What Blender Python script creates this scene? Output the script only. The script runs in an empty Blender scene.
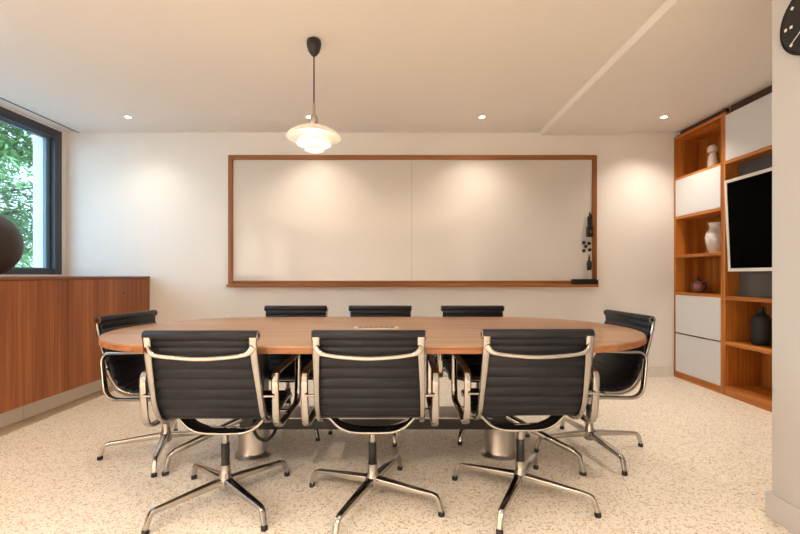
import bpy, bmesh, math, random
from mathutils import Vector, Matrix
R = math.radians
random.seed(7)
scene = bpy.context.scene
col = scene.collection

# ------------------------------------------------------------------ materials
def lin(c):
    f = lambda u: u / 12.92 if u <= .04045 else ((u + .055) / 1.055) ** 2.4
    return tuple(f(v / 255) for v in c) + (1,)

def mat(name, rgb, rough=.5, metal=0, spec=.5, coat=0, emit=None, estr=0, var=0, vscale=8, bump=0, bscale=60):
    m = bpy.data.materials.new(name); m.use_nodes = True
    nt = m.node_tree; b = nt.nodes['Principled BSDF']
    c = lin(rgb)
    b.inputs['Base Color'].default_value = c
    b.inputs['Roughness'].default_value = rough
    b.inputs['Metallic'].default_value = metal
    b.inputs['Specular IOR Level'].default_value = spec
    b.inputs['Coat Weight'].default_value = coat
    b.inputs['Coat Roughness'].default_value = .05
    if emit:
        b.inputs['Emission Color'].default_value = lin(emit); b.inputs['Emission Strength'].default_value = estr
    if var or bump:
        tc = nt.nodes.new('ShaderNodeTexCoord')
    if var:
        n = nt.nodes.new('ShaderNodeTexNoise'); n.inputs['Scale'].default_value = vscale; n.inputs['Detail'].default_value = 4
        r = nt.nodes.new('ShaderNodeValToRGB')
        r.color_ramp.elements[0].position = .3; r.color_ramp.elements[1].position = .7
        r.color_ramp.elements[0].color = tuple(v * (1 - var) for v in c[:3]) + (1,)
        r.color_ramp.elements[1].color = tuple(min(1, v * (1 + var)) for v in c[:3]) + (1,)
        nt.links.new(tc.outputs['Object'], n.inputs['Vector'])
        nt.links.new(n.outputs['Fac'], r.inputs['Fac']); nt.links.new(r.outputs['Color'], b.inputs['Base Color'])
    if bump:
        n2 = nt.nodes.new('ShaderNodeTexNoise'); n2.inputs['Scale'].default_value = bscale
        bp = nt.nodes.new('ShaderNodeBump'); bp.inputs['Strength'].default_value = bump; bp.inputs['Distance'].default_value = .002
        nt.links.new(tc.outputs['Object'], n2.inputs['Vector'])
        nt.links.new(n2.outputs['Fac'], bp.inputs['Height']); nt.links.new(bp.outputs['Normal'], b.inputs['Normal'])
    return m

def wood(name, dark, mid, light, axis='Z', rough=.4, s=1.0, coat=0, planks=0):
    """grain runs along axis"""
    m = bpy.data.materials.new(name); m.use_nodes = True
    nt = m.node_tree; b = nt.nodes['Principled BSDF']
    N = nt.nodes.new; L = nt.links.new
    tc = N('ShaderNodeTexCoord'); mp = N('ShaderNodeMapping')
    k = {'X': (1.2, 60, 60), 'Y': (60, 1.2, 60), 'Z': (60, 60, 1.2)}[axis]
    mp.inputs['Scale'].default_value = tuple(v * s for v in k)
    L(tc.outputs['Object'], mp.inputs['Vector'])
    n = N('ShaderNodeTexNoise'); n.inputs['Scale'].default_value = 1; n.inputs['Detail'].default_value = 5; n.inputs['Distortion'].default_value = .3
    L(mp.outputs['Vector'], n.inputs['Vector'])
    mp2 = N('ShaderNodeMapping')
    k2 = {'X': (.4, 9, 9), 'Y': (9, .4, 9), 'Z': (9, 9, .4)}[axis]
    mp2.inputs['Scale'].default_value = k2
    L(tc.outputs['Object'], mp2.inputs['Vector'])
    n2 = N('ShaderNodeTexNoise'); n2.inputs['Scale'].default_value = 1; n2.inputs['Detail'].default_value = 2
    L(mp2.outputs['Vector'], n2.inputs['Vector'])
    mx = N('ShaderNodeMath'); mx.operation = 'MULTIPLY_ADD'; mx.inputs[1].default_value = .55
    L(n.outputs['Fac'], mx.inputs[0])
    m3 = N('ShaderNodeMath'); m3.operation = 'MULTIPLY'; m3.inputs[1].default_value = .45
    L(n2.outputs['Fac'], m3.inputs[0]); L(m3.outputs[0], mx.inputs[2])
    fac = mx.outputs[0]
    if planks:
        br = N('ShaderNodeTexBrick'); br.inputs['Scale'].default_value = 1
        br.inputs['Brick Width'].default_value = .62; br.inputs['Row Height'].default_value = .17
        br.inputs['Mortar Size'].default_value = 0
        br.inputs['Color1'].default_value = (0, 0, 0, 1); br.inputs['Color2'].default_value = (1, 1, 1, 1)
        L(tc.outputs['Object'], br.inputs['Vector'])
        ma = N('ShaderNodeMath'); ma.operation = 'MULTIPLY_ADD'; ma.inputs[1].default_value = planks; 
        L(br.outputs['Color'], ma.inputs[0])
        L(fac, ma.inputs[2]); fac = ma.outputs[0]
        sb = N('ShaderNodeMath'); sb.operation = 'SUBTRACT'; sb.inputs[1].default_value = planks / 2
        L(fac, sb.inputs[0]); fac = sb.outputs[0]
    r = N('ShaderNodeValToRGB'); e = r.color_ramp.elements
    e[0].position = .34; e[0].color = lin(dark); e[1].position = .66; e[1].color = lin(light)
    q = r.color_ramp.elements.new(.5); q.color = lin(mid)
    L(fac, r.inputs['Fac']); L(r.outputs['Color'], b.inputs['Base Color'])
    b.inputs['Roughness'].default_value = rough; b.inputs['Coat Weight'].default_value = coat
    return m

def terrazzo(name):
    m = bpy.data.materials.new(name); m.use_nodes = True
    nt = m.node_tree; b = nt.nodes['Principled BSDF']; N = nt.nodes.new; L = nt.links.new
    tc = N('ShaderNodeTexCoord')
    base = lin((239, 230, 214))
    prev = None
    def chips(scale, keep, size, colors, prevcol):
        v = N('ShaderNodeTexVoronoi'); v.inputs['Scale'].default_value = scale
        v.inputs['Randomness'].default_value = 1
        nz = N('ShaderNodeTexNoise'); nz.inputs['Scale'].default_value = scale * 1.6; nz.inputs['Detail'].default_value = 1
        L(tc.outputs['Object'], nz.inputs['Vector'])
        mixv = N('ShaderNodeMixRGB'); mixv.blend_type = 'ADD'; mixv.inputs['Fac'].default_value = .012
        L(tc.outputs['Object'], mixv.inputs['Color1']); L(nz.outputs['Color'], mixv.inputs['Color2'])
        L(mixv.outputs['Color'], v.inputs['Vector'])
        sp = N('ShaderNodeSeparateColor'); L(v.outputs['Color'], sp.inputs['Color'])
        lt = N('ShaderNodeMath'); lt.operation = 'LESS_THAN'; lt.inputs[1].default_value = keep
        L(sp.outputs['Red'], lt.inputs[0])
        l2 = N('ShaderNodeMath'); l2.operation = 'LESS_THAN'; l2.inputs[1].default_value = size
        L(v.outputs['Distance'], l2.inputs[0])
        mu = N('ShaderNodeMath'); mu.operation = 'MULTIPLY'; L(lt.outputs[0], mu.inputs[0]); L(l2.outputs[0], mu.inputs[1])
        cr = N('ShaderNodeValToRGB'); cr.color_ramp.interpolation = 'CONSTANT'
        while len(cr.color_ramp.elements) < len(colors): cr.color_ramp.elements.new(.5)
        for i, c in enumerate(colors):
            cr.color_ramp.elements[i].position = i / len(colors); cr.color_ramp.elements[i].color = lin(c)
        L(sp.outputs['Green'], cr.inputs['Fac'])
        mix = N('ShaderNodeMixRGB'); L(mu.outputs[0], mix.inputs['Fac'])
        if prevcol is None: mix.inputs['Color1'].default_value = base
        else: L(prevcol, mix.inputs['Color1'])
        L(cr.outputs['Color'], mix.inputs['Color2'])
        return mix.outputs['Color']
    c = chips(70, .40, .50, [(240, 232, 218), (214, 196, 170), (222, 202, 174)], None)
    c = chips(125, .22, .40, [(160, 124, 90), (136, 106, 80), (180, 144, 108), (148, 130, 112)], c)
    c = chips(230, .24, .42, [(168, 136, 104), (190, 160, 126), (136, 110, 88)], c)
    L(c, b.inputs['Base Color'])
    b.inputs['Roughness'].default_value = .38; b.inputs['Specular IOR Level'].default_value = .35
    return m

M = {}
M['wall'] = mat('wall_paint', (236, 230, 223), .85, spec=.2, bump=.05)
M['shaded_wall'] = mat('shaded_wall_paint', (200, 196, 192), .85, spec=.2, bump=.05)  # wall paint darkened: the partition's dimmer light is put into the colour
M['ceil'] = mat('ceiling_paint', (240, 233, 226), .9, spec=.2, bump=.04)
M['skirt'] = mat('skirting_paint', (226, 219, 208), .6)
M['floor'] = terrazzo('terrazzo')
M['cred'] = wood('credenza_veneer', (118, 60, 24), (152, 84, 38), (178, 108, 56), 'Z', .42)
M['cred_top'] = wood('credenza_top_veneer', (110, 60, 32), (132, 76, 44), (156, 96, 60), 'Y', .4)
M['case_v'] = wood('bookcase_veneer_upright', (132, 68, 16), (176, 102, 32), (202, 128, 52), 'Z', .45)
M['case_h'] = wood('bookcase_veneer_shelf', (140, 76, 20), (184, 110, 38), (208, 136, 60), 'Y', .45)
M['table'] = wood('table_veneer', (146, 106, 74), (170, 130, 96), (190, 152, 118), 'X', .33, planks=.10)
M['table_edge'] = wood('table_edge_veneer', (122, 74, 42), (152, 98, 58), (174, 120, 78), 'X', .4)
M['frame_wood'] = wood('board_frame_oak', (118, 66, 26), (148, 88, 38), (170, 110, 56), 'X', .45)
M['frame_wood_v'] = wood('board_frame_oak_upright', (118, 66, 26), (148, 88, 38), (170, 110, 56), 'Z', .45)
M['glassboard'] = mat('white_board_glass', (212, 205, 196), .02, spec=1.0)
M['chrome'] = mat('polished_aluminium', (172, 168, 164), .05, 1)
M['legalu'] = mat('brushed_leg_aluminium', (186, 181, 175), .16, 1)
M['alu'] = mat('satin_aluminium', (190, 186, 180), .35, 1)
M['sling'] = mat('black_mesh_leather', (22, 24, 31), .46, spec=.35, var=.12, vscale=180, bump=.25, bscale=900)
M['black'] = mat('black_plastic', (22, 22, 23), .45)
M['blacksatin'] = mat('black_satin_metal', (20, 19, 19), .3)
M['laminate'] = mat('warm_grey_laminate', (218, 216, 214), .28, spec=.5)
M['greyback'] = mat('grey_back_panel', (92, 86, 80), .6)
M['winframe'] = mat('anthracite_window_frame', (58, 62, 72), .4)
M['winsash'] = mat('blue_grey_sash', (110, 134, 152), .35)
M['ext'] = mat('white_exterior_render', (128, 128, 130), .9, var=.03)
M['ball'] = mat('dark_brown_stoneware', (48, 40, 37), .5, var=.08, vscale=20)
M['screen'] = mat('television_screen', (1, 1, 1), .3, spec=.02)
M['tvframe'] = mat('white_television_frame', (226, 220, 208), .4)
M['whiteceramic'] = mat('white_ceramic', (222, 212, 200), .35, coat=.2, var=.03)
M['pinkceramic'] = mat('pinkish_brown_ceramic', (150, 98, 82), .35, var=.25, vscale=25)
M['darkceramic'] = mat('dark_brown_ceramic', (58, 38, 32), .4)
M['blackceramic'] = mat('matte_black_ceramic', (30, 31, 29), .6, var=.1)
M['clockface'] = mat('black_clock_face', (30, 27, 22), .5)
M['clockrim'] = mat('black_clock_rim', (16, 13, 11), .35)
M['white'] = mat('white_paint', (238, 234, 224), .5)
M['cream'] = mat('cream_socket', (226, 214, 196), .4)
M['bark'] = mat('bark', (92, 74, 58), .9, var=.25, bump=.5)
M['leaf'] = mat('leaf_green', (92, 132, 76), .6, var=.35, vscale=1.5)
M['leaf2'] = mat('leaf_light_green', (116, 154, 90), .6, var=.3, vscale=1.5)
M['grass'] = mat('pale_paving', (176, 174, 168), .9, var=.2)
M['lens'] = mat('downlight_lens', (255, 240, 215), .5, emit=(255, 226, 180), estr=14)
M['canopy'] = mat('pendant_canopy_black', (34, 30, 28), .4)
M['socket'] = mat('pendant_socket_metal', (190, 178, 166), .3, 1)
M['slot'] = mat('dark_slot', (98, 92, 86), .8)
M['bulb'] = mat('bulb_glow', (255, 240, 215), .5, emit=(255, 232, 196), estr=10)
M['gap_shade'] = wood('gap_shade_brown', (50, 26, 14), (64, 34, 20), (78, 44, 26), 'Y', .6)  # dark brown that paints the shade above the bookcase
M['plinth'] = mat('cream_plinth_paint', (246, 238, 224), .5)
M['strip'] = mat('floor_edge_strip', (196, 174, 142), .5)
# opal glass
m = bpy.data.materials.new('opal_glass'); m.use_nodes = True
nt = m.node_tree; b = nt.nodes['Principled BSDF']
b.inputs['Base Color'].default_value = lin((250, 249, 244)); b.inputs['Roughness'].default_value = .25
b.inputs['Emission Color'].default_value = lin((255, 246, 228)); b.inputs['Emission Strength'].default_value = .05
tr = nt.nodes.new('ShaderNodeBsdfTranslucent'); tr.inputs['Color'].default_value = lin((255, 252, 244))
mx = nt.nodes.new('ShaderNodeMixShader'); mx.inputs['Fac'].default_value = .5
nt.links.new(b.outputs[0], mx.inputs[1]); nt.links.new(tr.outputs[0], mx.inputs[2])
nt.links.new(mx.outputs[0], nt.nodes['Material Output'].inputs['Surface'])
M['opal'] = m
# window glass (thin)
m = bpy.data.materials.new('window_glass'); m.use_nodes = True
nt = m.node_tree; nt.nodes.remove(nt.nodes['Principled BSDF'])
tp = nt.nodes.new('ShaderNodeBsdfTransparent'); tp.inputs['Color'].default_value = (.93, .97, .97, 1)
gl = nt.nodes.new('ShaderNodeBsdfGlossy'); gl.inputs['Roughness'].default_value = .02
mx = nt.nodes.new('ShaderNodeMixShader'); mx.inputs['Fac'].default_value = .05
nt.links.new(tp.outputs[0], mx.inputs[1]); nt.links.new(gl.outputs[0], mx.inputs[2])
nt.links.new(mx.outputs[0], nt.nodes['Material Output'].inputs['Surface'])
M['glass'] = m

# ------------------------------------------------------------------ mesh helpers
class MB:
    def __init__(self): self.bm = bmesh.new()
    def box(self, x0, x1, y0, y1, z0, z1, bev=0, seg=2):
        t = bmesh.new()
        vs = [t.verts.new((x, y, z)) for x in (x0, x1) for y in (y0, y1) for z in (z0, z1)]
        for f in ((0, 1, 3, 2), (4, 6, 7, 5), (0, 4, 5, 1), (2, 3, 7, 6), (0, 2, 6, 4), (1, 5, 7, 3)):
            t.faces.new([vs[i] for i in f])
        if bev: bmesh.ops.bevel(t, geom=t.edges[:], offset=bev, segments=seg, affect='EDGES', profile=.6)
        return self.join(t)
    def join(self, t, mtx=None):
        bmesh.ops.recalc_face_normals(t, faces=t.faces[:])
        me = bpy.data.meshes.new('tmp'); t.to_mesh(me); t.free()
        if mtx: me.transform(mtx)
        self.bm.from_mesh(me); bpy.data.meshes.remove(me)
        return self
    def lathe(self, prof, c=(0, 0, 0), seg=32, axis='Z', thick=0):
        t = bmesh.new(); rings = []
        for r, z in prof:
            if r < 1e-6: rings.append([t.verts.new((0, 0, z))])
            else: rings.append([t.verts.new((r * math.cos(2 * math.pi * i / seg), r * math.sin(2 * math.pi * i / seg), z)) for i in range(seg)])
        for a, b in zip(rings, rings[1:]):
            for i in range(seg):
                j = (i + 1) % seg
                if len(a) == 1 and len(b) == 1: continue
                if len(a) == 1: t.faces.new((a[0], b[i], b[j]))
                elif len(b) == 1: t.faces.new((a[i], a[j], b[0]))
                else: t.faces.new((a[i], a[j], b[j], b[i]))
        mt = Matrix.Translation(c)
        if axis == 'X': mt = mt @ Matrix.Rotation(R(90), 4, 'Y')
        if axis == 'Y': mt = mt @ Matrix.Rotation(R(-90), 4, 'X')
        return self.join(t, mt)
    def sweep(self, pts, sec, closed=False, up=(0, 0, 1), scales=None):
        """sec: list of (a,b): a along side vector (t x up), b along the other normal"""
        t = bmesh.new(); n = len(pts); P = [Vector(p) for p in pts]; rings = []
        up = Vector(up)
        for i, p in enumerate(P):
            if closed: tg = P[(i + 1) % n] - P[i - 1]
            else: tg = P[min(i + 1, n - 1)] - P[max(i - 1, 0)]
            tg.normalize(); s = tg.cross(up)
            if s.length < 1e-5: s = tg.cross(Vector((1, 0, 0)))
            s.normalize(); u = s.cross(tg)
            k = scales[i] if scales else (1, 1)
            rings.append([t.verts.new(p + s * a * k[0] + u * b * k[1]) for a, b in sec])
        m = len(sec)
        for i in range(n if closed else n - 1):
            A, B = rings[i], rings[(i + 1) % n]
            for j in range(m): t.faces.new((A[j], A[(j + 1) % m], B[(j + 1) % m], B[j]))
        if not closed: t.faces.new(rings[0][::-1]); t.faces.new(rings[-1])
        return self.join(t)
    def tube(self, pts, r, seg=12, closed=False, up=(0, 0, 1)):
        return self.sweep(pts, [(r * math.cos(2 * math.pi * i / seg), r * math.sin(2 * math.pi * i / seg)) for i in range(seg)], closed, up)
    def prism(self, poly, z0, z1, bev=0):
        t = bmesh.new(); a = [t.verts.new((x, y, z0)) for x, y in poly]; b = [t.verts.new((x, y, z1)) for x, y in poly]
        n = len(poly); t.faces.new(a[::-1]); t.faces.new(b)
        for i in range(n): t.faces.new((a[i], a[(i + 1) % n], b[(i + 1) % n], b[i]))
        if bev:
            ed = [e for e in t.edges if abs(e.verts[0].co.z - e.verts[1].co.z) < 1e-6]
            bmesh.ops.bevel(t, geom=ed, offset=bev, segments=2, affect='EDGES')
        return self.join(t)

def wloc(p):
    v = Vector((0, 0, 0))
    while p: v += p.location; p = p.parent
    return v
def obj(name, mb, m, parent=None, smooth=True, angle=40, origin=None):
    me = bpy.data.meshes.new(name); mb.bm.to_mesh(me); mb.bm.free()
    o = bpy.data.objects.new(name, me); col.objects.link(o)
    me.materials.append(m)
    if parent:
        me.transform(Matrix.Translation(-wloc(parent))); o.parent = parent
    elif origin:
        me.transform(Matrix.Translation(-Vector(origin))); o.location = origin
    if smooth:
        for p in me.polygons: p.use_smooth = True
        bm = bmesh.new(); bm.from_mesh(me)
        for e in bm.edges:
            if len(e.link_faces) == 2 and e.calc_face_angle(0) > R(angle): e.smooth = False
        bm.to_mesh(me); bm.free()
    return o
def tag(o, label, cat, group=None):
    o['label'] = label; o['category'] = cat
    if group: o['group'] = group
    return o
def thing(name, label, cat, loc=(0, 0, 0), group=None):
    o = bpy.data.objects.new(name, None); col.objects.link(o); o.location = loc; o.empty_display_size = .1
    return tag(o, label, cat, group)
def struct(name, mb, m, parent=None, **k):
    o = obj(name, mb, m, parent, **k)
    if not parent: o['kind'] = 'structure'
    return o
def kids(o): return [c for c in bpy.data.objects if c.parent == o]
def copy_tree(o, parent=None):
    c = o.copy(); col.objects.link(c)
    if parent: c.parent = parent
    for ch in kids(o):
        if ch is not c: copy_tree(ch, c)
    return c
def catmull(P, n):
    out = []; P = [Vector(p) for p in P]
    Q = [2 * P[0] - P[1]] + P + [2 * P[-1] - P[-2]]
    for i in range(1, len(Q) - 2):
        for k in range(n):
            t = k / n; a, b, c, d = Q[i - 1:i + 3]
            out.append(.5 * ((2 * b) + (c - a) * t + (2 * a - 5 * b + 4 * c - d) * t * t + (3 * b - a - 3 * c + d) * t ** 3))
    out.append(P[-1]); return out
def resample(P, step):
    L = [0]
    for a, b in zip(P, P[1:]): L.append(L[-1] + (b - a).length)
    n = max(2, round(L[-1] / step)); out = []; j = 0
    for i in range(n + 1):
        s = L[-1] * i / n
        while j < len(L) - 2 and L[j + 1] < s: j += 1
        t = (s - L[j]) / max(1e-9, L[j + 1] - L[j]); out.append(P[j].lerp(P[j + 1], min(1, max(0, t))))
    return out, L[-1] / n
def rsec(w, h, r=.3):
    """rounded rectangular section w (side) x h"""
    a, b = w / 2, h / 2; q = min(a, b) * r * 2; q = min(q, min(a, b) * .98); out = []
    for cx, cy, s in ((a - q, b - q, 0), (-a + q, b - q, 90), (-a + q, -b + q, 180), (a - q, -b + q, 270)):
        for k in range(4): out.append((cx + q * math.cos(R(s + 30 * k)), cy + q * math.sin(R(s + 30 * k))))
    return out
def fillet(poly, radii, n=6):
    """closed 2d polygon with rounded corners"""
    out = []; N = len(poly)
    for i in range(N):
        p = Vector(poly[i]); a = (Vector(poly[i - 1]) - p); b = (Vector(poly[(i + 1) % N]) - p)
        r = radii[i]; an = a.angle(b) / 2; d = r / math.tan(an)
        d = min(d, a.length * .49, b.length * .49); 
        p0 = p + a.normalized() * d; p1 = p + b.normalized() * d
        for k in range(n + 1):
            t = k / n; out.append((p0 * (1 - t) ** 2 + p * 2 * t * (1 - t) + p1 * t * t))
    return out

# ------------------------------------------------------------------ dimensions
E = 1.04; YB = 4.344; H = 2.515; XL = -3.446; XR = 3.15; XP = 1.60; YP = 1.81; YR = -5.2

# ------------------------------------------------------------------ room
struct('floor', MB().box(XL - .3, XR + .15, YR - .15, YB + .15, -.1, 0), M['floor'], smooth=False)
struct('ceiling', MB().box(XL - .3, XR + .15, YR - .15, YB + .15, H, H + .12), M['ceil'], smooth=False)
struct('wall_back', MB().box(XL - .3, XR + .15, YB, YB + .15, 0, H), M['wall'], smooth=False)
struct('wall_right', MB().box(XR, XR + .15, YP, YB, 0, H), M['wall'], smooth=False)
struct('wall_partition', MB().box(XP, XR + .15, YR, YP, 0, H), M['shaded_wall'], smooth=False)
struct('wall_rear', MB().box(XL, XP, YR - .15, YR, 0, H), M['wall'], smooth=False)
WY0, WY1, WZ0, WZ1 = .30, 4.29, 1.05, 2.50
wl = MB(); x0, x1 = -3.74, XL
wl.box(x0, x1, YR, WY0, 0, H); wl.box(x0, x1, WY1, YB, 0, H)
wl.box(x0, x1, WY0, WY1, 0, WZ0); wl.box(x0, x1, WY0, WY1, WZ1, H)
struct('wall_left', wl, M['ext'], smooth=False).data.materials[0] = M['wall']
# soffit slab: slightly dropped strip of ceiling with a chamfered left edge
s = MB(); t = bmesh.new()
sec = [(1.43, H), (1.462, H - .026), (2.33, H - .026), (2.345, H)]
A = [t.verts.new((x, YR, z)) for x, z in sec]; B = [t.verts.new((x, YB, z)) for x, z in sec]
t.faces.new(A); t.faces.new(B[::-1])
for i in range(4): t.faces.new((A[i], A[(i + 1) % 4], B[(i + 1) % 4], B[i]))
s.join(t); struct('trim_1', s, M['ceil'], smooth=False)
struct('trim_2', MB().box(-3.322, -3.306, -3.0, YB, H - .004, H), M['slot'], smooth=False)
struct('baseboard_back', MB().box(-2.57, 2.82, YB - .014, YB, 0, .108, .003), M['skirt'], smooth=False)
struct('baseboard_partition', MB().box(XP - .016, XP, YR, YP + .016, 0, .108, .003).box(XP, XR - .33, YP, YP + .016, 0, .108), M['shaded_wall'], smooth=False)
struct('baseboard_rear', MB().box(XL, 0, YR, YR + .014, 0, .108).box(1.05, XP - .02, YR, YR + .014, 0, .108), M['skirt'], smooth=False)
d = MB().box(.08, .98, YR, YR + .03, 0, 2.10, .004)
dr = struct('door_1', d, M['white'], smooth=False)
obj('door_handle', MB().tube([(.86, YR + .03, 1.0), (.86, YR + .07, 1.0)], .01).tube([(.87, YR + .07, 1.0), (.74, YR + .07, 1.0)], .009), M['chrome'], dr)
# window
f = MB()
f.box(-3.53, XL + .002, WY1 - .085, WY1, WZ0, WZ1, .003); f.box(-3.53, XL + .002, WY0, WY0 + .085, WZ0, WZ1, .003)
f.box(-3.53, XL + .002, 2.16, 2.24, WZ0 + .055, WZ1 - .085, .003)
f.box(-3.53, XL + .002, WY0 + .085, WY1 - .085, WZ1 - .085, WZ1, .003); f.box(-3.53, XL + .002, WY0 + .085, WY1 - .085, WZ0, WZ0 + .055, .003)
win = struct('window_1', f, M['winframe'], smooth=False)
f = MB(); a0, a1, b0, b1 = WY0 + .085, WY1 - .085, WZ0 + .055, WZ1 - .085
f.box(-3.53, -3.497, a1 - .045, a1, b0, b1, .002); f.box(-3.53, -3.497, a0, a0 + .045, b0, b1, .002)
f.box(-3.53, -3.497, a0 + .045, a1 - .045, b1 - .018, b1, .002); f.box(-3.53, -3.497, a0 + .045, a1 - .045, b0, b0 + .012, .002)
obj('sash', f, M['winsash'], win, smooth=False)
obj('window_pane', MB().box(-3.518, -3.514, a0 + .04, a1 - .04, b0 + .01, b1 - .015), M['glass'], win, smooth=False)
# outside
struct('ground', MB().box(-40, -3.9, -20, 40, -.5, -.3), M['grass'], smooth=False)

# ------------------------------------------------------------------ trees outside
def tree(loc, h, rad, n_br, leaves, lm, label, dens0=.1):
    root = thing('tree', label, 'tree', loc, 'trees outside the window')
    rnd = random.Random(int(loc[0] * 100 + loc[1] * 10))
    x, y, z = loc
    mb = MB(); mb.sweep([(x, y, z), (x + .05, y, z + h * .35), (x - .05, y + .05, z + h * .7), (x, y, z + h)],
                        [(.16 * math.cos(k * math.pi / 4), .16 * math.sin(k * math.pi / 4)) for k in range(8)], up=(1, 0, 0), scales=[(1, 1), (.8, .8), (.5, .5), (.12, .12)])
    obj('trunk', mb, M['bark'], root)
    br = MB(); lf = bmesh.new()
    for i in range(n_br):
        t = dens0 + (1 - dens0) * (i + rnd.random()) / n_br
        zz = z + h * t; L = rad * (1.15 - .75 * t) * rnd.uniform(.7, 1.1); a = rnd.uniform(0, 2 * math.pi)
        dx, dy = math.cos(a), math.sin(a)
        pts = [Vector((x + dx * L * q, y + dy * L * q, zz + .28 * L * math.sin(q * 2.2) - .12 * L * q * q)) for q in (0, .3, .6, 1)]
        br.sweep(pts, [(.03 * math.cos(k * math.pi / 3), .03 * math.sin(k * math.pi / 3)) for k in range(6)], scales=[(1, 1), (.8, .8), (.5, .5), (.2, .2)])
        for k in range(leaves // n_br):
            q = rnd.uniform(.12, 1.0); p = pts[0].lerp(pts[1], q / .3) if q < .3 else (pts[1].lerp(pts[2], (q - .3) / .3) if q < .6 else pts[2].lerp(pts[3], (q - .6) / .4))
            sp = .10 + .26 * q
            p = p + Vector((rnd.gauss(0, sp), rnd.gauss(0, sp), rnd.gauss(-.03, sp * .45)))
            u = Vector((rnd.gauss(dx, .7), rnd.gauss(dy, .7), rnd.gauss(-.1, .4))).normalized(); w = u.cross(Vector((rnd.random() - .5, rnd.random() - .5, 1))).normalized()
            l = rnd.uniform(.06, .13); wd = l * .28
            lf.faces.new([lf.verts.new(p - u * l), lf.verts.new(p + w * wd), lf.verts.new(p + u * l), lf.verts.new(p - w * wd)])
    obj('branches', br, M['bark'], root)
    fo = MB(); fo.bm.free(); fo.bm = lf
    obj('foliage', fo, lm, root, smooth=False)
tree((-7.6, 7.3, -.3), 5.6, 2.9, 44, 22000, M['leaf2'], 'light green leafy tree close outside the window', .12)
tree((-13.8, 12.6, -.3), 6.5, 3.0, 50, 24000, M['leaf'], 'darker green tree standing further back outside the window', .05)
tree((-8.2, 15.6, -.3), 4.6, 2.2, 26, 6000, M['leaf'], 'lower green tree at the right edge of the view through the window', .05)

# ------------------------------------------------------------------ credenza
XF = -2.578; CT = 1.032; CY0 = .30
cz = thing('credenza', 'long reddish brown wooden credenza below the window', 'cabinet', (-3.0, 2.3, 0))
obj('cabinet_body', MB().box(XL + .004, XF - .02, CY0, YB - .005, .147, CT - .022), M['cred'], cz, smooth=False)
obj('worktop', MB().box(XL + .004, XF + .002, CY0, YB - .004, CT - .02, CT, .002), M['cred_top'], cz, smooth=False)
obj('plinth', MB().box(XL + .004, XF - .125, CY0, 3.02, 0, .147).box(XL + .004, XF - .125, 3.024, YB - .004, 0, .147), M['plinth'], cz, smooth=False)
obj('base_strip', MB().box(XF - .125, XF, CY0, YB - .015, 0, .004), M['strip'], cz, smooth=False)
g = .004
ed = [CY0, .99, 2.07, 3.144, 3.266, YB - .006]
for i, (a, b) in enumerate(zip(ed, ed[1:])):
    if i == 3: obj('filler_panel', MB().box(XF - .02, XF, a + g / 2, b - g / 2, .147, CT - .026, .001), M['cred'], cz, smooth=False)
    else:
        dd = obj('door', MB().box(XF - .02, XF, a + g / 2, b - g / 2, .147, CT - .026, .001), M['cred'], cz, smooth=False)
        if i == 4: obj('lock', MB().lathe([(0, 0), (.011, 0), (.011, .004), (.006, .004), (.006, .002), (0, .002)], (XF, 3.93, .877), 20, 'X'), M['cred_top'], dd)
bl = MB(); rr = .235
bl.lathe([(0, -.222)] + [(rr * math.sin(R(a)), -rr * math.cos(R(a))) for a in range(20, 176, 5)] + [(0, rr)], (-2.885, 2.88, CT + .222), 48)
o = obj('decorative_ball', bl, M['ball'], origin=(-2.885, 2.88, CT))
tag(o, 'large dark brown ball resting on the wooden credenza', 'ornament')

# ------------------------------------------------------------------ whiteboard
wb = thing('whiteboard', 'wide white glass writing board with an oak frame on the back wall', 'whiteboard', (.128, YB, .92))
bx0, bx1, bz0, bz1 = -1.761, 2.017, .925, 2.274; fw = .046; yf = YB - .035
obj('board_panel', MB().box(bx0 + fw - .005, .1182, YB - .018, YB - .0085, bz0 + .05, bz1 - fw + .005), M['glassboard'], wb, smooth=False)
obj('board_panel', MB().box(.1202, bx1 - fw + .005, YB - .018, YB - .0085, bz0 + .05, bz1 - fw + .005), M['glassboard'], wb, smooth=False)
obj('seam_gasket', MB().box(.116, .1225, YB - .008, YB - .0005, bz0 + .06, bz1 - fw), M['slot'], wb, smooth=False)
obj('frame_stile', MB().box(bx0, bx0 + fw, yf, YB - .001, bz0, bz1, .002), M['frame_wood_v'], wb, smooth=False)
obj('frame_stile', MB().box(bx1 - fw, bx1, yf, YB - .001, bz0, bz1, .002), M['frame_wood_v'], wb, smooth=False)
obj('frame_rail', MB().box(bx0 + fw, bx1 - fw, yf, YB - .001, bz1 - fw, bz1, .002), M['frame_wood'], wb, smooth=False)
obj('frame_rail', MB().box(bx0 + fw, bx1 - fw, yf, YB - .001, bz0 + .028, bz0 + .062, .002), M['frame_wood'], wb, smooth=False)
obj('pen_ledge', MB().box(bx0 + .002, bx1 - .006, YB - .085, YB - .001, bz0 - .003, bz0 + .026, .003), M['frame_wood'], wb, smooth=False)
yb = YB - .018
mh = thing('marker_holder', 'black square marker holder on the right edge of the whiteboard', 'pen holder', (1.942, yb, 1.49))
hb = MB(); hb.box(1.912, 1.966, yb - .045, yb - .04, 1.434, 1.537); hb.box(1.912, 1.966, yb - .006, yb, 1.434, 1.537)
hb.box(1.912, 1.917, yb - .04, yb - .006, 1.434, 1.537); hb.box(1.961, 1.966, yb - .04, yb - .006, 1.434, 1.537); hb.box(1.917, 1.961, yb - .04, yb - .006, 1.434, 1.44)
obj('cup', hb, M['blacksatin'], mh, smooth=False)
obj('face_plate', MB().box(1.925, 1.953, yb - .049, yb - .0455, 1.47, 1.50, .001), M['slot'], mh, smooth=False)
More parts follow.
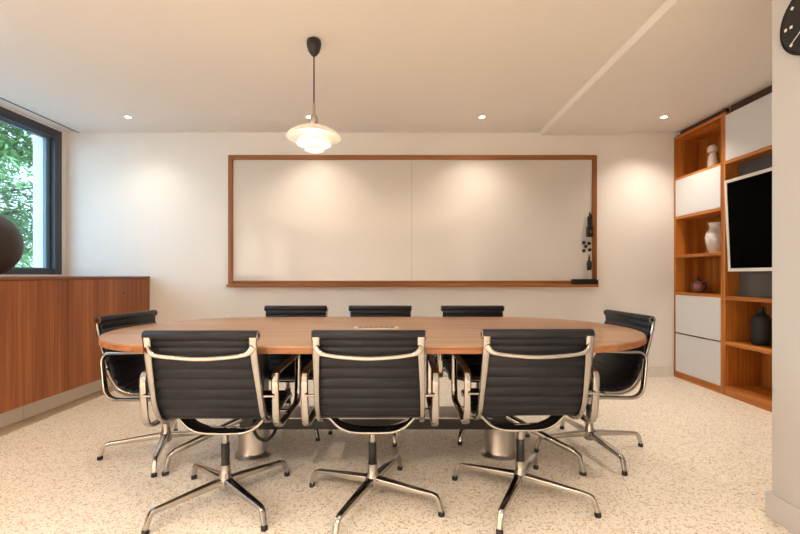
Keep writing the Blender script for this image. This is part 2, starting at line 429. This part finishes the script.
for i, (mx_, top, tl) in enumerate(((1.925, 1.645, -.004), (1.939, 1.685, 0), (1.953, 1.665, .004))):
    p = MB().lathe([(0, 1.441), (.0075, 1.441), (.0075, top - .05), (.0085, top - .048), (.008, top - .004), (.005, top), (0, top)], (mx_, yb - .023, 0), 14)
    tag(obj('marker', p, M['black'], origin=(mx_, yb - .023, 1.441)), 'black marker standing %s in the holder on the whiteboard' % ('leftmost', 'in the middle', 'rightmost')[i], 'marker', 'markers in the holder')
pos = [(583.5, 242.7, 'upper left magnet, left end of the top pair'), (588.7, 243.6, 'upper right'), (585.3, 246.4, 'central'), (583.5, 250.8, 'lower left'), (589.3, 249.8, 'lower right')]
for x, y, w in pos:
    X = (x - 400) * 4.33 / 421; Z = E + (275.5 - y) * 4.33 / 421
    p = MB().lathe([(0, 0), (.017, 0), (.018, .003), (.017, .009), (.013, .0115), (0, .0115)], (0, 0, 0), 24)
    mt = Matrix.Translation((X, yb, Z)) @ Matrix.Rotation(R(90), 4, 'X')
    p.bm.transform(mt)
    w = {'upper left magnet, left end of the top pair': 'upper left'}.get(w, w)
    tag(obj('magnet', p, M['black'], origin=(X, yb, Z)), 'round black magnet, %s of the cluster of five on the whiteboard' % w, 'magnet', 'round magnets on the whiteboard')
X = 1.945; sb = thing('spray_bottle', 'small black spray bottle hanging on the whiteboard below the magnets', 'bottle', (X - .012, yb - .025, 1.095))
xb = X - .012; zb = 1.095
obj('bottle_body', MB().lathe([(0, zb), (.021, zb), (.023, zb + .004), (.023, zb + .075), (.018, zb + .095), (.009, zb + .105), (.009, zb + .112), (0, zb + .112)], (xb, yb - .024, 0), 24), M['black'], sb)
obj('spray_nozzle', MB().lathe([(0, zb + .112), (.011, zb + .112), (.011, zb + .13), (.006, zb + .136), (.005, zb + .158), (0, zb + .158)], (xb, yb - .024, 0), 16), M['blacksatin'], sb)
et = thing('eraser_tray', 'long black pen tray on the right end of the whiteboard ledge', 'tray', (1.89, YB - .06, bz0 + .026))
tr_ = MB(); tx0, tx1, ty0, ty1, tz0 = 1.752, 2.008, YB - .083, yf - .001, bz0 + .026
tr_.box(tx0, tx1, ty0, ty1, tz0, tz0 + .006); tr_.box(tx0, tx1, ty0, ty0 + .004, tz0 + .006, tz0 + .046); tr_.box(tx0, tx1, ty1 - .004, ty1, tz0 + .006, tz0 + .052)
tr_.box(tx0, tx0 + .004, ty0 + .004, ty1 - .004, tz0 + .006, tz0 + .046); tr_.box(tx1 - .004, tx1, ty0 + .004, ty1 - .004, tz0 + .006, tz0 + .046)
obj('tray_body', tr_, M['blacksatin'], et, smooth=False)

# ------------------------------------------------------------------ bookcase
BX = 2.824; BD = XR - .006
def bookcase(label, y0, y1, boards, fronts, openbacks, plinth, top=2.459):
    t = thing('bookcase', label, 'bookcase', ((BX + BD) / 2, (y0 + y1) / 2, 0), 'built-in bookcase units')
    for a in (y0, y1 - .025): obj('side_panel', MB().box(BX, BD, a, a + .025, 0, 2.459, .001), M['case_v'], t, smooth=False)
    obj('back_panel', MB().box(BD - .012, BD, y0 + .025, y1 - .025, plinth, top), M['case_v'], t, smooth=False)
    obj('gap_shade_strip', MB().box(BX + .05, BX + .07, y0 + .025, y1 - .025, top, H - .001), M['gap_shade'], t, smooth=False)  # dark strip standing in for the shade in the gap under the ceiling
    obj('top_board', MB().box(BX + (.0195 if any(f[2] > 2.4 for f in fronts) else 0), BD - .012, y0 + .025, y1 - .025, top - .027, top, .001), M['case_h'], t, smooth=False)
    obj('plinth', MB().box(BX, BX + .02, y0 + .025, y1 - .025, 0, plinth, .001), M['case_h'], t, smooth=False)
    obj('bottom_board', MB().box(BX + .02, BD - .012, y0 + .025, y1 - .025, plinth - .022, plinth), M['case_h'], t, smooth=False)
    for z0, z1 in boards: obj('shelf', MB().box(BX, BD - .012, y0 + .025, y1 - .025, z0, z1, .001), M['case_h'], t, smooth=False)
    for n, z0, z1 in fronts:
        o = obj(n, MB().box(BX - .001, BX + .018, y0 + .028, y1 - .028, z0, z1, .0015), M['laminate'], t, smooth=False)
        o['label'] = 'warm grey laminate front'
    for z0, z1 in openbacks: obj('grey_lining', MB().box(BX + .120, BX + .130, y0 + .025, y1 - .025, z0, z1), M['greyback'], t, smooth=False)
    return t
ua = (3.682, YB - .004)
bookcase('narrow wooden bookcase unit against the back wall holding the pale vases', *ua,
         [(1.612, 1.64), (1.222, 1.248), (.843, .868), (2.012, 2.034)],
         [('flap_door', 1.642, 2.010), ('drawer', .462, .842), ('drawer', .068, .449)], [], .066)
ub = (2.2, 3.680)
bookcase('wide wooden bookcase unit behind the television holding the black bottle vase', *ub,
         [(2.004, 2.032), (.830, .859), (.438, .467)],
         [('flap_door', 2.034, 2.430)], [(1.0, 2.004), (.859, 1.0)], .080, 2.430)
# ornaments
def lathe_obj(name, prof, c, m, label, cat, extra=None):
    root = thing(name, label, cat, c)
    obj('body', MB().lathe(prof, c, 40), m, root)
    return root
c = (2.985, 4.02, 2.0345)
rt = thing('figurine', 'small white ceramic figurine with a round head on the top shelf', 'figurine', c)
obj('torso', MB().lathe([(0, 0), (.036, 0), (.040, .02), (.041, .09), (.037, .14), (.028, .165), (.026, .175), (0, .178)], c, 32), M['whiteceramic'], rt)
obj('head', MB().lathe([(0, .168), (.026, .172), (.042, .188), (.045, .212), (.040, .235), (.024, .248), (0, .252)], c, 32), M['whiteceramic'], rt)
c = (2.965, 3.955, 1.2485)
rt = thing('vase', 'white ceramic vase with two small handles on the middle shelf', 'vase', c)
obj('body', MB().lathe([(0, 0), (.046, 0), (.05, .006), (.066, .05), (.08, .11), (.083, .15), (.074, .19), (.054, .218), (.046, .235), (.048, .26), (.056, .284), (.060, .288), (.055, .286), (.042, .26), (.040, .235), (.03, .22), (0, .21)], c, 48), M['whiteceramic'], rt)
for s_ in (-1, 1):
    pts = catmull([(c[0], c[1] + s_ * y, c[2] + z) for y, z in ((.048, .270), (.066, .272), (.076, .252), (.072, .225), (.058, .208))], 5)
    obj('handle', MB().tube(pts, .007, 10), M['whiteceramic'], rt)
c = (2.985, 4.21, .8685)
rt = thing('jug', 'round pinkish brown ceramic jug with dark lid on the shelf above the drawers', 'jug', c)
obj('body', MB().lathe([(0, 0), (.035, 0), (.050, .012), (.062, .04), (.064, .066), (.058, .094), (.040, .114), (.028, .120), (0, .120)], c, 40), M['pinkceramic'], rt)
obj('lid', MB().lathe([(0, .120), (.032, .120), (.03, .128), (.012, .134), (.010, .140), (.013, .148), (.008, .155), (0, .156)], c, 24), M['darkceramic'], rt)
pts = catmull([(c[0] + .01, c[1] - y, c[2] + z) for y, z in ((.054, .09), (.074, .098), (.088, .07), (.078, .035), (.056, .03))], 5)
obj('handle', MB().tube(pts, .011, 10), M['darkceramic'], rt)
c = (2.985, 3.475, .4675)
rt = thing('bottle_vase', 'matte black bottle vase on the shelf under the television', 'vase', c)
obj('body', MB().lathe([(0, 0), (.060, 0), (.067, .008), (.069, .05), (.069, .19), (.063, .22), (.045, .245), (.024, .259), (.019, .272), (0, .272)], c, 48), M['blackceramic'], rt)
obj('neck', MB().lathe([(.019, .272), (.017, .285), (.022, .303), (.028, .312), (.024, .313), (.015, .29), (0, .275)], c, 32), M['blackceramic'], rt)

# television (tilted forward on an arm)
tv = thing('television', 'black television with a white frame hung in front of the bookcase', 'television', (BX - .05, 2.9, 1.074))
ty0, ty1, tz0, tz1 = 2.20, 3.578, 1.074, 1.844; tb = .026
TM = Matrix.Translation((2.787, 0, tz0)) @ Matrix.Rotation(-math.atan2(.034, .77), 4, 'Y')
def tvpart(name, mb, m, par):
    mb.bm.transform(TM); return obj(name, mb, m, par, smooth=False)
h = tz1 - tz0
fr = MB(); fr.box(0, .03, ty1 - tb, ty1, 0, h, .002); fr.box(0, .03, ty0, ty0 + tb, 0, h, .002); fr.box(0, .03, ty0 + tb, ty1 - tb, h - tb, h, .002); fr.box(0, .03, ty0 + tb, ty1 - tb, 0, tb, .002)
tvpart('bezel', fr, M['tvframe'], tv)
tvpart('screen', MB().box(.004, .028, ty0 + tb, ty1 - tb, tb, h - tb), M['screen'], tv)
obj('wall_bracket', MB().box(2.83, BX + .119, 2.75, 3.05, 1.30, 1.60, .004), M['black'], tv, smooth=False)

# clock on the partition
ck = thing('wall_clock', 'round black wall clock with white marks on the near right wall', 'clock', (XP, 1.612, 2.04))
def onwall(mb): mb.bm.transform(Matrix.Translation((XP, 1.612, 2.04)) @ Matrix.Rotation(R(-90), 4, 'Y')); return mb
obj('rim', onwall(MB().lathe([(0, 0), (.138, 0), (.140, .006), (.140, .020), (.137, .023), (.134, .022), (.132, .016), (0, .016)], (0, 0, 0), 64)), M['clockrim'], ck)
obj('dial', onwall(MB().lathe([(0, .016), (.132, .016), (.132, .019), (0, .019)], (0, 0, 0), 64)), M['clockface'], ck, smooth=False)
def ckbox(r0, r1, w, ang, z0, z1):
    mb = MB().box(r0, r1, -w / 2, w / 2, z0, z1); mb.bm.transform(Matrix.Rotation(R(ang), 4, 'Z')); return onwall(mb)
# local x -> up after rotation, local y stays +Y (viewer's left)
for a in (0, 48, 88, 128, 180, 225, 270, 315):
    obj('hour_mark', ckbox(.108, .119, .011, a, .019, .0205), M['white'], ck, smooth=False)
obj('hour_mark', ckbox(.084, .095, .011, 88, .019, .0205), M['white'], ck, smooth=False)
obj('hour_hand', ckbox(-.02, .07, .006, 205, .021, .0225), M['white'], ck, smooth=False)
obj('minute_hand', ckbox(-.02, .109, .0035, 128, .021, .0225), M['white'], ck, smooth=False)

# ------------------------------------------------------------------ table
TX, TY, TZ = -.135, 2.41, .741
tb_ = thing('conference_table', 'long oval ended wooden conference table in the middle of the room', 'table', (TX, TY, 0))
def stadium(a, r, n=40):
    p = []
    for k in range(n + 1): t = -math.pi / 2 + math.pi * k / n; p.append((TX + a + r * math.cos(t), TY + r * math.sin(t)))
    for k in range(n + 1): t = math.pi / 2 + math.pi * k / n; p.append((TX - a + r * math.cos(t), TY + r * math.sin(t)))
    return p
hr = .639; ha = .805
obj('tabletop', MB().prism(stadium(ha, hr - .003), TZ - .006, TZ, .001), M['table'], tb_, smooth=False)
obj('edge_band', MB().prism(stadium(ha, hr), TZ - .031, TZ - .0061, .002), M['table_edge'], tb_, angle=30)
pm = obj('power_cover', MB().prism([tuple(p) for p in fillet([(TX - .128, TY - .05), (TX + .128, TY - .05), (TX + .128, TY + .05), (TX - .128, TY + .05)], [.04] * 4)], TZ - .005, TZ + .003, .001), M['cream'], tb_)
obj('cover_inset', MB().prism([tuple(p) for p in fillet([(TX - .108, TY - .030), (TX + .108, TY - .030), (TX + .108, TY + .030), (TX - .108, TY + .030)], [.025] * 4)], TZ + .003, TZ + .0042), M['table_edge'], pm, smooth=False)
for k in range(7):
    x = TX - .09 + k * .03
    obj('socket', MB().box(x - .008, x + .008, TY - .016, TY + .016, TZ + .0042, TZ + .0055, .0008), M['slot'], pm, smooth=False)
for s_ in (-1, 1):
    cx, cy = TX + s_ * .715, 2.46
    obj('pedestal', MB().lathe([(0, 0), (.108, 0), (.108, .008), (.094, .022), (.088, .03), (.088, .168), (0, .168)], (cx, cy, 0), 40), M['alu'], tb_)
    obj('column', MB().box(cx - .07, cx + .07, cy - .05, cy + .05, .168, TZ - .032, .006), M['blacksatin'], tb_, smooth=False)
    for fx, fy in ((s_ * .375, -.262), (s_ * -.06, .40)):
        p0 = Vector((cx, cy, .215)); dirv = Vector((fx, fy, 0)); L = dirv.length; dirv.normalize()
        pts = [p0 + dirv * .05 + Vector((0, 0, .012)), p0 + dirv * (L * .5) - Vector((0, 0, .045)), p0 + dirv * (L - .05) - Vector((0, 0, .100)), p0 + dirv * (L - .018) - Vector((0, 0, .122)), p0 + dirv * L - Vector((0, 0, .20))]
        lg = obj('leg', MB().sweep(pts, rsec(.05, .03), scales=[(1, 1.1), (.85, 1), (.7, .8), (.6, .8), (.5, .7)]), M['chrome'], tb_)
        e = p0 + dirv * L
        obj('glide', MB().lathe([(0, 0), (.017, 0), (.017, .012), (.012, .02), (0, .02)], (e.x, e.y, 0), 16), M['black'], lg)
obj('cable_beam', MB().box(TX - .66, TX + .66, 2.37, 2.585, .172, .232, .003), M['blacksatin'], tb_, smooth=False)
obj('beam_lid', MB().box(TX - .655, TX + .655, 2.372, 2.583, .232, .238, .001), M['alu'], tb_, smooth=False)
cp = catmull([(-.80, 2.36, .30), (-.80, 2.30, .22), (-.77, 2.28, .165), (-.725, 2.28, .150), (-.69, 2.29, .175), (-.675, 2.32, .22)], 6)
obj('power_cable', MB().tube(cp, .009, 8, up=(0, 1, 0)), M['black'], tb_)

# ------------------------------------------------------------------ office chair
prof = [(-.232, .795), (-.224, .742), (-.207, .672), (-.187, .602), (-.168, .540), (-.149, .488), (-.122, .447), (-.084, .423), (-.03, .413), (.06, .420), (.17, .432), (.245, .434), (.275, .418)]
curve = catmull([(0, y, z) for y, z in prof], 10)
def norm_of(P, i):
    t = (P[min(i + 1, len(P) - 1)] - P[max(i - 1, 0)]).normalized()
    return Vector((0, -t.z, t.y)), t          # outward (rear / below) normal points to -y for the back

def make_chair():
    root = thing('office_chair', 'black office chair', 'chair', (0, 0, 0), 'black office chairs around the table')
    S, st = resample(curve, .004)
    W = .221; seam = .047
    t = bmesh.new(); rows = []
    for i, p in enumerate(S):
        n, _ = norm_of(S, i); s = i * st
        ph = abs(math.sin(math.pi * s / seam)) ** .5
        th = .003 + .011 * ph
        row = []; W = .221 * (1 + .045 * min(1, max(0, (s - .05) / .25)))
        for x in (-W, -W + .012, W - .012, W): row.append(t.verts.new(p + n * (th if abs(x) < W else .002) + Vector((x, 0, 0))))
        for x in (W, W - .012, -W + .012, -W): row.append(t.verts.new(p - n * (th if abs(x) < W else .002) + Vector((x, 0, 0))))
        rows.append(row)
    for a, b in zip(rows, rows[1:]):
        for j in range(8): t.faces.new((a[j], a[(j + 1) % 8], b[(j + 1) % 8], b[j]))
    t.faces.new(rows[0][::-1]); t.faces.new(rows[-1])
    obj('sling_seat', MB().join(t), M['sling'], root, angle=50)
    for nm, (y, z), r in (('top_roll', (-.235, .797), .0215), ('front_roll', (.278, .412), .016)):
        rl = obj(nm, MB().lathe([(0, -.230), (r - .003, -.230), (r, -.226), (r, .226), (r - .003, .230), (0, .230)], (0, y, z), 24, 'X'), M['sling'], root)
        for s_ in (-1, 1):
            ec = MB().lathe([(r * .45, 0), (r - .002, 0), (r - .002, s_ * .003), (r * .45, s_ * .003), (r * .45, 0)], (s_ * .230, y, z), 20, 'X')
            obj('end_cap', ec, M['chrome'], rl)
    F, st2 = resample(curve, .012)
    for s_ in (-1, 1):
        pts = []
        for i, p in enumerate(F):
            n, _ = norm_of(F, i); pts.append(p - n * .017 + Vector((s_ * .213 * (1 + .045 * min(1, max(0, (i * st2 - .05) / .25))), 0, 0)))
        sc = []
        for i in range(len(pts)):
            q = i / (len(pts) - 1); sc.append((1.15 - .35 * min(1, q * 3), .8 + .45 * math.exp(-((q - .5) / .2) ** 2)))
        obj('side_frame', MB().sweep(pts, rsec(.022, .030, .42), up=(1, 0, 0), scales=[(b, a) for a, b in sc]), M['chrome'], root, angle=35)
    # back spreader
    bp = catmull([(-.214, -.248, .752), (-.198, -.252, .731), (-.165, -.255, .719), (-.085, -.257, .710), (0, -.258, .706), (.085, -.257, .710), (.165, -.255, .719), (.198, -.252, .731), (.214, -.248, .752)], 5)
    obj('back_spreader', MB().sweep(bp, rsec(.011, .017, .4), up=(0, 0, 1), scales=[(1 + .7 * max(0, abs(p.x) - .17) / .045,) * 2 for p in bp]), M['chrome'], root)
    # seat spreader
    sp = catmull([(-.205, 0, .405), (-.19, 0, .392), (-.15, 0, .352), (-.10, 0, .331), (-.04, 0, .326), (.04, 0, .326), (.10, 0, .331), (.15, 0, .352), (.19, 0, .392), (.205, 0, .405)], 5)
    obj('seat_spreader', MB().sweep(sp, rsec(.09, .013, .35), up=(0, 0, 1)), M['chrome'], root)
    # arms
    loop = fillet([(-.148, .383), (-.170, .630), (.232, .642), (.226, .395)], [.08, .05, .035, .05], 7)
    for s_ in (-1, 1):
        pts = [(s_ * .278, p[0], p[1]) for p in loop]
        ar = obj('armrest', MB().sweep(pts, rsec(.016, .032, .48), closed=True, up=(1, 0, 0)), M['chrome'], root)
        for y, z in ((-.176, .535), (.05, .405)):
            obj('arm_bolt', MB().tube([(s_ * .222, y, z), (s_ * .275, y, z)], .006, 10), M['chrome'], ar)
    obj('column', MB().lathe([(0, .160), (.0155, .160), (.0155, .312), (.024, .318), (.024, .322), (0, .322)], seg=24), M['chrome'], root)
    obj('column_sleeve', MB().lathe([(.0158, .172), (.0185, .172), (.0185, .272), (.0158, .272), (.0158, .172)], seg=24), M['black'], root)
    obj('hub', MB().lathe([(0, .060), (.026, .060), (.034, .072), (.033, .108), (.024, .13), (.0215, .172), (0, .172)], seg=28), M['chrome'], root)
    for k in range(4):
        pts = [(.018, 0, .098), (.12, 0, .093), (.29, 0, .083), (.307, 0, .078), (.316, 0, .066), (.331, 0, .020)]
        mb = MB().sweep(pts, rsec(.038, .028, .2), scales=[(1, 1.15), (.86, .95), (.62, .7), (.6, .7), (.6, .7), (.55, .6)])
        lg = obj('leg', mb, M['legalu'], root); lg.rotation_euler.z = R(90 * k)
        obj('glide', MB().lathe([(0, 0), (.0135, 0), (.0145, .004), (.0145, .014), (.011, .022), (0, .022)], (.331, 0, 0), 16), M['black'], lg)
    return root

P = 'black office chair '
chairs = [  # x, y, facing rot, base world angle, label
    (-.127, 1.949, 0, 67.5, P + 'on the near side, middle of the three seen from behind'),
    (-.804, 1.938, 0, 49, P + 'on the near side, leftmost of the three seen from behind'),
    (.566, 1.980, 1.0, 60, P + 'on the near side, rightmost of the three seen from behind'),
    (-1.382, 2.488, -95, 199.5, P + 'at the left end of the table beside the wooden credenza'),
    (1.135, 2.525, 93, 6.4, P + 'at the right end of the table nearest the bookcase'),
    (-.765, 2.875, 180, -42, P + 'on the far side, leftmost of three below the whiteboard'),
    (-.145, 2.875, 180, 20, P + 'on the far side, middle of three below the whiteboard'),
    (.534, 2.875, 180, -30, P + 'on the far side, rightmost of three below the whiteboard'),
]
proto = make_chair()
insts = []
for i, (x, y, rz, ba, lb) in enumerate(chairs):
    o = proto if i == 0 else copy_tree(proto)
    o['label'] = lb; o['category'] = 'chair'; o['group'] = 'black office chairs around the table'
    insts.append((o, x, y, rz, ba))
for o, x, y, rz, ba in insts:
    o.location = (x, y, 0); o.rotation_euler.z = R(rz)
    k = 0
    for ch in kids(o):
        if ch.name.split('.')[0] == 'leg': ch.rotation_euler.z = R(ba - rz + 90 * k); k += 1

# ------------------------------------------------------------------ pendant lamp
px, py = -.538, 2.633
pl = thing('pendant_lamp', 'three tiered white glass pendant lamp hanging over the table', 'lamp', (px, py, 1.80))
c = (px, py, 0)
obj('ceiling_canopy', MB().lathe([(0, H), (.030, H), (.042, H - .008), (.046, H - .022), (.044, H - .045), (.034, H - .075), (.016, H - .100), (0, H - .108)], c, 32), M['canopy'], pl)
obj('cord', MB().tube([(px, py, 2.11), (px, py, H - .10)], .0045, 10), M['canopy'], pl)
obj('socket', MB().lathe([(0, 2.115), (.009, 2.115), (.010, 2.045), (.020, 2.036), (.024, 2.02), (.024, 1.985), (.019, 1.975), (0, 1.972)], c, 28), M['socket'], pl)
def shade(prof):
    # thin shell: outer then inner
    n = [(r - .0035, z - .0035) if i else (r, z - .0035) for i, (r, z) in enumerate(prof)]
    return MB().lathe(prof + n[::-1] + [prof[0]], c, 56)
obj('upper_shade', shade([(.022, 1.972), (.045, 1.970), (.085, 1.960), (.125, 1.943), (.155, 1.924), (.171, 1.903)]), M['opal'], pl)
obj('middle_shade', shade([(.030, 1.918), (.055, 1.914), (.080, 1.900), (.098, 1.880), (.105, 1.862)]), M['opal'], pl)
obj('lower_shade', shade([(.018, 1.868), (.034, 1.862), (.050, 1.846), (.057, 1.824)]), M['opal'], pl)
st = MB()
for k in range(3):
    a = R(120 * k + 30); st.tube([(px + .02 * math.cos(a), py + .02 * math.sin(a), 1.975), (px + .034 * math.cos(a), py + .034 * math.sin(a), 1.86)], .0022, 6)
obj('shade_strut', st, M['socket'], pl)
obj('bulb', MB().lathe([(0, 1.885), (.014, 1.887), (.020, 1.902), (.016, 1.925), (.012, 1.972), (0, 1.972)], c, 20), M['bulb'], pl)

# ------------------------------------------------------------------ downlights
def light(name, kind, loc, energy, color, **k):
    l = bpy.data.lights.new(name, kind); l.energy = energy; l.color = color
    for a, v in k.items(): setattr(l, a, v)
    o = bpy.data.objects.new(name, l); col.objects.link(o); o.location = loc
    return o
WARM = (1.0, .885, .765)
DL = [(-2.53, 3.918, 'recessed ceiling spotlight nearest the window'),
      (-.845, 3.918, 'recessed ceiling spotlight behind the pendant lamp'),
      (.763, 3.918, 'recessed ceiling spotlight above the right half of the whiteboard'),
      (2.457, 3.918, 'recessed ceiling spotlight in the corner by the bookcase'),
      (2.45, 2.50, 'recessed ceiling spotlight beside the television'),
      (-2.53, 1.43, 'recessed ceiling spotlight over the credenza, left of three over the near half of the room'),
      (-.85, 1.43, 'recessed ceiling spotlight over the near half of the room, middle of three'),
      (.88, 1.43, 'recessed ceiling spotlight over the near half of the room, right of three'),
      (-2.53, -1.06, 'recessed ceiling spotlight in the rear row, left of three'),
      (-.85, -1.06, 'recessed ceiling spotlight in the rear row, middle of three'),
      (.80, -1.06, 'recessed ceiling spotlight in the rear row, right of three'),
      (-2.53, -3.5, 'unseen ceiling spotlight added as fill before the rear wall, left of three'),  # unseen row added to fill the room with bounced light
      (-.85, -3.5, 'unseen ceiling spotlight added as fill before the rear wall, middle of three'),
      (.80, -3.5, 'unseen ceiling spotlight added as fill before the rear wall, right of three by the door')]
SPOT = 215; SPOT_FRONT = 25; SPOT_NEAR = 17
for x, y, lb in DL:
    z = H if x < 1.4 or x > 2.34 else H - .026
    t = thing('ceiling_spotlight', lb, 'light', (x, y, z), 'recessed ceiling spotlights')
    obj('trim_ring', MB().lathe([(.024, z - .001), (.028, z - .003), (.040, z - .003), (.042, z), (.024, z)], (x, y, 0), 28), M['white'], t)
    obj('lens', MB().lathe([(0, z - .0012), (.024, z - .0012), (.024, z), (0, z)], (x, y, 0), 24), M['lens'], t, smooth=False)
    o = light('spot_lamp', 'SPOT', (x, y, z - .012), (SPOT_FRONT if y > 3 else SPOT_NEAR if y > 0 else SPOT) * (3.4 if x > 2 and y < 3 else .45 if x < -2 and y > 3 else .4 if 0 < x < 2 and y < 3 else 1), WARM, spot_size=R(100 if x > 2 and y < 3 else 124 if y > 0 else 150), spot_blend=1, shadow_soft_size=.03)
light('pendant_bulb_light', 'POINT', (px, py, 1.90), 17, (1, .98, .93), shadow_soft_size=.022)

# daylight: overcast sky outside and a portal at the window
w = bpy.data.worlds.new('sky'); scene.world = w; w.use_nodes = True
nt = w.node_tree; bg = nt.nodes['Background']
tcw = nt.nodes.new('ShaderNodeTexCoord'); sxyz = nt.nodes.new('ShaderNodeSeparateXYZ')
rp = nt.nodes.new('ShaderNodeValToRGB'); rp.color_ramp.elements[0].position = 0; rp.color_ramp.elements[1].position = .9
rp.color_ramp.elements[0].color = (.56, .80, 1, 1); rp.color_ramp.elements[1].color = (.42, .68, 1, 1)
nt.links.new(tcw.outputs['Generated'], sxyz.inputs[0]); nt.links.new(sxyz.outputs['Z'], rp.inputs['Fac']); nt.links.new(rp.outputs['Color'], bg.inputs['Color'])
bg.inputs['Strength'].default_value = 2.6
po = light('window_portal', 'AREA', (-3.76, (WY0 + WY1) / 2, (WZ0 + WZ1) / 2), 1, (1, 1, 1), shape='RECTANGLE', size=WZ1 - WZ0, size_y=WY1 - WY0)
po.data.cycles.is_portal = True
po.rotation_euler = (0, R(-90), 0)

# ------------------------------------------------------------------ camera
cam = bpy.data.cameras.new('camera'); co = bpy.data.objects.new('camera', cam); col.objects.link(co)
co.location = (0, 0, E); co.rotation_euler = (R(90), 0, 0)
cam.sensor_width = 36; cam.lens = 36 * 421 / 800; cam.shift_y = 8.5 / 800; cam.clip_start = .05
scene.camera = co
scene.view_settings.view_transform = 'Standard'; scene.view_settings.look = 'None'
scene.view_settings.gamma = 1; scene.view_settings.use_curve_mapping = False
scene.view_settings.exposure = 1.05
